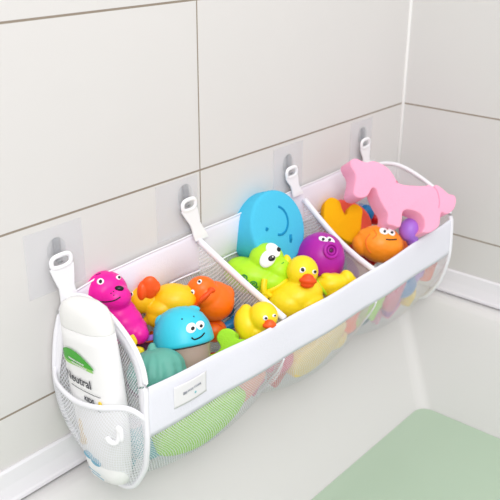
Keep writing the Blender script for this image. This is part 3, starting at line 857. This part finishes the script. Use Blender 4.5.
t.line('painted_stripe', ROSE, [(-7, -7), (-4, -10), (-1, -10)], .8); t.line('painted_stripe', EYE_W, [(0, -4), (3, 0), (4, 4)], .7)
t = Toy('ring', 'teething_ring', 'blue curved toy ring behind the lime foam shape', base=8)
t.blend('body', BLUE, [('tube', [(-13, 2, -2), (-8, -4, 0), (0, -6, 0), (9, -3, -1), (15, 1, -3), (14, 6, -5)], 5.0)])
t = Toy('shell', 'toy_shell', 'blue toy shell behind the orange fish', base=8)
t.blend('body', BLUE, [((0, 0, -5), (9, 9, 7), (0, 0, -30)), ((-6, 5, -5), (5, 6, 5))])
t = Toy('redb', 'toy_ball', 'dark red toy ball under the chest of the pink foam horse', base=6)
t.blend('body', RED, [((0, 0, -4), (7, 6, 6))])

# ---- toys seen through the front net
def net_toy(kind, m, loc, s, rot, label, name, cat='bath toy'):
    root = empty(name, (loc[0], loc[1], loc[2] - s * .5), label, cat, 'toys pressed against the front net')
    bm = bmesh.new()
    if kind == 'star':
        P = [(math.cos(PI * k / 5) * (1 if k % 2 == 0 else .62), math.sin(PI * k / 5) * (1 if k % 2 == 0 else .62), 0) for k in range(10)]
    elif kind == 'heart':
        P = [(0, -.95, 0), (.75, -.2, 0), (.95, .4, 0), (.5, .8, 0), (0, .45, 0), (-.5, .8, 0), (-.95, .4, 0), (-.75, -.2, 0)]
    elif kind == 'fish':
        P = [(-.6, 0, 0), (-1, .5, 0), (-1.0, -.5, 0), (-.6, -.1, 0), (0, -.6, 0), (.7, -.35, 0), (1, 0, 0), (.7, .4, 0), (0, .6, 0)]
    elif kind == 'leaf':
        P = [(-1.2, -.35, 0), (-.5, -.75, 0), (.4, -.8, 0), (1.2, -.3, 0), (1.3, .35, 0), (.5, .5, 0), (-.5, .45, 0), (-1.2, .35, 0)]
    else: P = None
    if P:
        P = catmull(P, 5, True)
        f = bm.faces.new([bm.verts.new(p * s) for p in P])
        g = bmesh.ops.extrude_face_region(bm, geom=[f])
        for v in [e for e in g['geom'] if isinstance(e, bmesh.types.BMVert)]: v.co.z += s * .45
        bmesh.ops.recalc_face_normals(bm, faces=bm.faces[:])
        me = bake(bm_mesh(bm), [('BEVEL', dict(width=s * .1, segments=3, limit_method='ANGLE', angle_limit=math.radians(50)))])
    else:
        if kind == 'whale':
            ell(bm, (0, 0, 0), (1, .7, .7)); ell(bm, (-.9, .35, 0), (.35, .3, .5)); ell(bm, (-.6, .1, 0), (.5, .35, .4))
        elif kind == 'cup':
            rev(bm, [(0, -.7), (.6, -.7), (.65, -.6), (.85, .7), (.9, .72), (.78, .66), (.6, -.55), (0, -.58)], Matrix.Identity(4), 28)
        else:
            ell(bm, (0, 0, 0), (.9, .8, .8)); ell(bm, (.5, .6, 0), (.45, .45, .45)); ell(bm, (-.7, .3, 0), (.35, .3, .3))
        for v in bm.verts: v.co *= s
        me = bm_mesh(bm)
        if kind != 'cup': me = bake(me, [('REMESH', dict(mode='VOXEL', voxel_size=s * .06)), ('SMOOTH', dict(factor=.5, iterations=5))])
    me.transform(Matrix.Translation((0, 0, s * .5)) @ Euler([math.radians(a) for a in rot]).to_matrix().to_4x4())
    link('body', me, m, root)
    return root
NT = [
 ('heart', AMBER, (-.535, -.142, -.030), 0.026, (104, 0, -10), 'amber foam heart between the rose toy and the pale yellow leaf', 'foam_heart'),
 ('star', ROSE, (-.640, -.138, -.050), 0.026, (104, 0, 0), 'rose foam star beside the peach foam fish in the net', 'foam_star'),
 ('duckling', LIME, (-.352, -.140, -.055), 0.020, (95, 0, 0), 'small lime toy animal at the second seam', 'toy_animal'),
 ('heart', PURPLE, (-.240, -.140, -.070), 0.026, (108, 0, 0), 'purple foam heart low in the end pocket', 'foam_heart'),
 ('star', PEACH, (-0.455, -0.154, -0.034), .030, (102, 20, 0), 'peach foam star below the band of the middle pocket', 'foam_star'),
 ('whale', AQUA, (-0.880, -0.120, -0.070), .020, (90, 0, 0), 'small aqua whale in the corner behind the side pocket', 'toy_whale'),
 ('cup', BLUE, (-0.724, -0.110, -0.092), .024, (100, 0, 0), 'blue toy cup under the large lime leaf', 'toy_cup'),
 ('whale', ORANGE, (-0.372, -0.135, -0.060), .024, (90, 0, 0), 'orange whale in the net right at the second seam', 'toy_whale'),
 ('whale', AQUA, (-0.842, -0.128, -0.052), 0.034, (100, 20, 0), 'aqua whale seen through the net at the bottle end', 'toy_whale'),
 ('leaf', LIME_F, (-0.768, -0.138, -0.036), 0.063, (106, 6, -2), 'large lime green foam leaf pressed flat against the front net', 'foam_leaf'),
 ('cup', AQUA, (-0.790, -0.095, -0.088), 0.029, (20, 30, 0), 'aqua toy cup in the bottom of the first pocket', 'toy_cup'),
 ('fish', PEACH, (-0.672, -0.140, -0.034), 0.046, (106, -8, 0), 'peach foam fish seen through the front net before the first seam', 'foam_fish'),
 ('duckling', ROSE, (-0.582, -0.145, -0.030), 0.032, (95, 0, 0), 'rose toy seen through the net just past the first seam', 'toy_animal'),
 ('heart', RED, (-0.566, -0.129, -0.062), 0.034, (108, 0, 10), 'dark red foam heart low in the middle pocket', 'foam_heart'),
 ('leaf', CREAM, (-0.500, -0.147, -0.036), 0.054, (106, -6, 0), 'pale yellow foam leaf pressed against the middle front net', 'foam_leaf'),
 ('duckling', CREAM, (-0.425, -0.139, -0.056), 0.034, (95, 20, 0), 'pale yellow toy animal low in the middle pocket', 'toy_animal'),
 ('cup', ORANGE, (-0.408, -0.155, -0.026), 0.027, (95, 10, 20), 'orange toy cup just before the second seam', 'toy_cup'),
 ('star', LIME, (-0.322, -0.147, -0.026), 0.041, (104, 10, 0), 'green toy star seen through the net after the second seam', 'toy_star'),
 ('whale', NAVY, (-0.300, -0.110, -0.072), 0.039, (90, 0, 0), 'petrol blue whale lying low in the end pocket', 'toy_whale'),
 ('heart', ROSE, (-0.264, -0.151, -0.036), 0.039, (105, -20, 0), 'pink foam heart seen through the end pocket net', 'foam_heart'),
 ('duckling', BLUE, (-0.212, -0.149, -0.034), 0.034, (95, 0, 0), 'blue toy animal seen through the end pocket net', 'toy_animal'),
 ('star', LILAC, (-0.172, -0.147, -0.020), 0.034, (104, 20, 0), 'lilac foam star below the band in the end pocket', 'foam_star'),
 ('cup', ORANGE, (-0.136, -0.155, -0.030), 0.024, (95, 0, -20), 'orange toy cup near the corner end of the net', 'toy_cup'),
 ('leaf', YELLOW, (-0.146, -0.119, -0.066), 0.041, (110, -10, 30), 'yellow foam leaf at the corner end of the net', 'foam_leaf'),
 ('fish', PINK_F, (-0.214, -0.114, -0.088), 0.041, (100, 0, 0), 'pink foam fish on the bottom of the end pocket', 'foam_fish'),
 ('fish', LILAC, (-0.490, -0.080, -0.085), 0.044, (10, 0, 30), 'lilac foam fish on the bottom of the middle pocket', 'foam_fish'),
]
BELOW = [
 ('whale', RED, (-.700, -.120, .000), .026, (80, 0, 30), 'red whale under the turquoise fish and the orange ball', 'toy_whale'),
 ('duckling', PLUM, (-.795, -.075, .000), .030, (80, 0, 0), 'plum toy animal in the gap behind the teal octopus', 'toy_animal'),
 ('star', ORANGE, (-.735, -.045, .010), .036, (10, 0, 0), 'orange star under the golden duck', 'toy_star'),
 ('whale', BLUE, (-.655, -.040, .000), .032, (90, 0, 40), 'blue whale under the orange duck by the wall', 'toy_whale'),
 ('cup', LIME, (-.580, -.100, .010), .026, (80, 0, 0), 'green toy cup between the first divider and the yellow duck', 'toy_cup'),
 ('duckling', CREAM, (-.455, -.060, .000), .034, (80, 0, 0), 'pale yellow toy animal under the purple octopus', 'toy_animal'),
 ('whale', NAVY, (-.540, -.040, -.010), .034, (80, 0, 0), 'petrol blue whale under the frog', 'toy_whale'),
 ('duckling', PEACH, (-.398, -.130, .020), .024, (80, 0, 0), 'peach toy animal squeezed against the second divider', 'toy_animal'),
 ('star', RED, (-.230, -.090, .010), .036, (10, 0, 0), 'red star under the pink foam horse', 'toy_star'),
 ('whale', ORANGE, (-.170, -.125, .015), .030, (90, 0, 0), 'orange whale behind the band at the corner end', 'toy_whale'),
 ('duckling', BLUE, (-.315, -.060, .010), .034, (90, 0, 0), 'blue toy animal under the foam bunny', 'toy_animal'),
 ('cup', ROSE, (-.165, -.060, .010), .030, (70, 0, 0), 'pink toy cup under the horse tail', 'toy_cup'),
 ('heart', LILAC, (-.255, -.040, -.030), .040, (10, 0, 0), 'lilac foam heart at the bottom of the end compartment', 'foam_heart'),
]
for k, m_, loc, s_, rot, lab, nm in BELOW: del_group = net_toy(k, m_, loc, s_, rot, lab, nm); del_group['group'] = 'toys lower in the pile'
for k, m_, loc, s_, rot, lab, nm in NT: net_toy(k, m_, loc, s_, rot, lab, nm)
